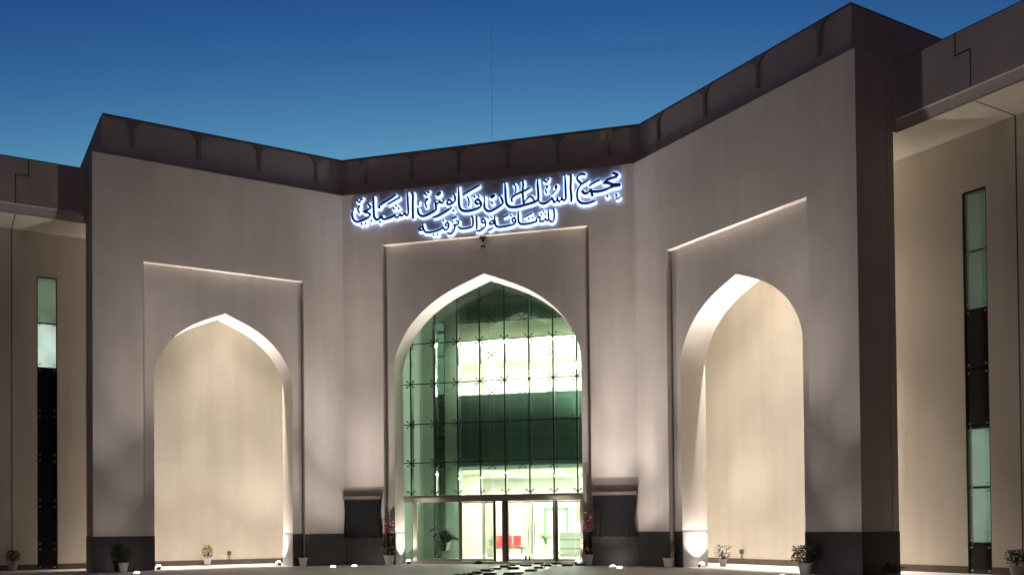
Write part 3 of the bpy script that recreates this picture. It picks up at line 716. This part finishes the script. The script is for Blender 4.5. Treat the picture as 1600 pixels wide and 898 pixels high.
def wl(side, t, b): p = wing(side)((t, b, 0)); return (p[0], p[1], 0)
P1, P2 = 'small flowering pots along the front', 'potted plants inside the entrance'
potted(wl(-1, 12.85, 3.55), 'dark bushy plant in a pale pot beside the slit window of the left flank', P1, .2, .36, .42, .3, 11, leafmat=LEAF_D, potmat=POT_G, n=260)
potted(wl(-1, 9.3, -.45), 'dark plant in a pale pot against the outer pier of the left wing', P1, .2, .36, .42, .3, 12, leafmat=LEAF_D, potmat=POT_G, n=260)
potted(wl(-1, 5.05, 3.62), 'yellow flowers in a white pot against the wall inside the left arch', P1, .17, .34, .5, .24, 13, YELLOW, POT_W, LEAF, 150, 26)
potted(wl(-1, 1.93, -.02), 'sparse leafy plant in a white pot at the inner foot of the left arch', P1, .19, .36, .62, .3, 14, None, POT_W, LEAF_D, 70)
climber((-4.27, .03, 0), 'tall pink bougainvillea in a white pot left of the glazed arch', 21, -1)
climber((4.27, .03, 0), 'tall pink bougainvillea in a square grey pot right of the glazed arch', 22, 1)
potted(wl(1, 1.80, -.05), 'leafy plant in a white pot at the inner foot of the right arch', P1, .2, .36, .66, .36, 15, None, POT_W, LEAF, 130)
potted(wl(1, 2.6, 2.0), 'small dark shrub behind the inner jamb of the right arch', P1, .15, .28, .5, .3, 16, None, POT_G, LEAF_D, 150)
potted(wl(1, 8.55, -.42), 'wide bushy plant in a grey pot against the outer pier of the right wing', P1, .23, .38, .5, .42, 17, PINK, POT_G, LEAF_D, 560, 8, leafs=.12)
potted(wl(1, 10.75, .8), 'low dark plant beside the back edge of the right end pier', P1, .16, .1, .28, .3, 19, None, POT_G, LEAF_D, 140)
potted(wl(1, 13.05, 3.3), 'dark bushy plant in a grey pot beyond the slit window of the right flank', P1, .2, .34, .42, .31, 18, None, POT_G, LEAF_D, 320)
def palm(loc, label, z, ph, pr, hgt, n, mat, seed, square):
    r = random.Random(seed); e = empty('potted_plant', (loc[0], loc[1], z), label, 'potted plant', P2)
    pot(e, pr*.75, pr, ph, POT_W if mat is not LEAF_D else POT_G, square)
    m = MB()
    for k in range(n):
        an = r.uniform(0, 6.283); le = hgt*r.uniform(.6, 1.05); out = r.uniform(.25, .7)*hgt*.8
        P = [Vector((0, 0, ph-.03)), Vector((math.cos(an)*out*.3, math.sin(an)*out*.3, ph+le*.6)), Vector((math.cos(an)*out*.75, math.sin(an)*out*.75, ph+le)), Vector((math.cos(an)*out*1.2, math.sin(an)*out*1.2, ph+le*.9))]
        m.tube([tuple(q) for q in P], [.012, .01, .007, .003], 5)
        for q in range(12):
            u = .3+.7*q/12; i = min(int(u*3), 2); p = P[i].lerp(P[i+1], u*3-i); d = (P[i+1]-P[i]).normalized()
            for sgn in (-1, 1):
                s = d.cross(Vector((0, 0, 1))).normalized()*sgn; leaf(m, p, s+d*.7+Vector((0, 0, -.1)), hgt*.28, hgt*.05)
    m.build('fronds', mat, e)
palm((-2.75, 3.4), 'large dark palm standing in the lobby behind the left sidelight', .11, .4, .22, 1.05, 15, LEAF_D, 31, False)
palm((-1.35, 6.6), 'green palm in a white square pot left of the red bench', .13, .46, .22, .62, 9, LEAF_L, 32, True)
palm((1.05, 8.4), 'green palm in a white pot between the red bench and the reception desk', .13, .55, .17, .6, 10, LEAF_L, 33, False)

# ------------------------------------------------------------------ furniture seen through the doors
e = empty('waiting_bench', (-1.45, 10.6, .13), 'row of red moulded seats on a steel beam in the ground floor room', 'bench')
MB().box(-1.0, 1.0, -.03, .03, .30, .36).build('beam', STEEL_D, e)
for x in (-.8, .8): MB().box(x-.03, x+.03, -.25, .25, 0, .04).box(x-.025, x+.025, -.025, .025, .04, .3).build('leg', STEEL_D, e)
for k in range(3):
    m = MB(); x = -.5+k*.5
    prof = [(-.26, .45), (-.2, .43), (.1, .41), (.17, .46), (.23, .70), (.27, .97), (.30, .98), (.25, .66), (.19, .41), (.11, .37), (-.2, .39), (-.26, .41)]
    m.prism(prof, x-.22, x+.22, axis='x'); m.build('seat', RED, e, bevel=.01)
e = empty('reception_desk', (2.75, 6.9, .13), 'white reception desk with two grey shelf lines beside the entrance doors', 'desk')
MB().box(-.75, 1.2, -.02, .6, 0, 1.12).build('body', WHITEP, e); MB().box(-.82, 1.25, -.1, .65, 1.12, 1.18).build('top', WHITEP, e)
for z in (.35, .78): MB().box(-.76, 1.2, -.035, -.021, z, z+.06).build('trim', ROOMGREY, e)  # grey shelf lines across the desk front
for x, lab, s in ((-.62, 'small black bundle lying on the threshold before the left door leaf', 1.0), (-.1, 'small grey round lump on the threshold beside the dark door post', .8)):
    r = random.Random(int(x*100)); e = MB()
    prof = [(.13*s, 0), (.15*s, .05*s), (.11*s, .10*s), (.05*s, .125*s)]
    e.lathe(prof, n=12); e.v = [(vx*1.3+r.uniform(-.015, .015), vy*.8+r.uniform(-.015, .015), vz) for vx, vy, vz in e.v]
    o = e.build('dark_bundle', BLACKP if s == 1 else ROOMGREY, None, smooth=True); o.location = (x, 1.22, 0); tag(o, lab, 'bundle')

# thin pole added behind the roof to draw a faint dark sky streak
MX = at_y(768.5, 150, 42.0).x
e = empty('streak_pole', (MX, 42, 0), 'thin grey pole added for a faint dark streak in the sky behind the entrance roof', 'streak_pole')
MB().tube([(0, 0, 0), (0, 0, 24), (0, 0, 46)], [.09, .02, .009], 8).build('pole', STREAKM, e)
MB().lathe([(.25, 0), (.25, .1), (.12, .14)], n=12).build('base', STREAKM, e)
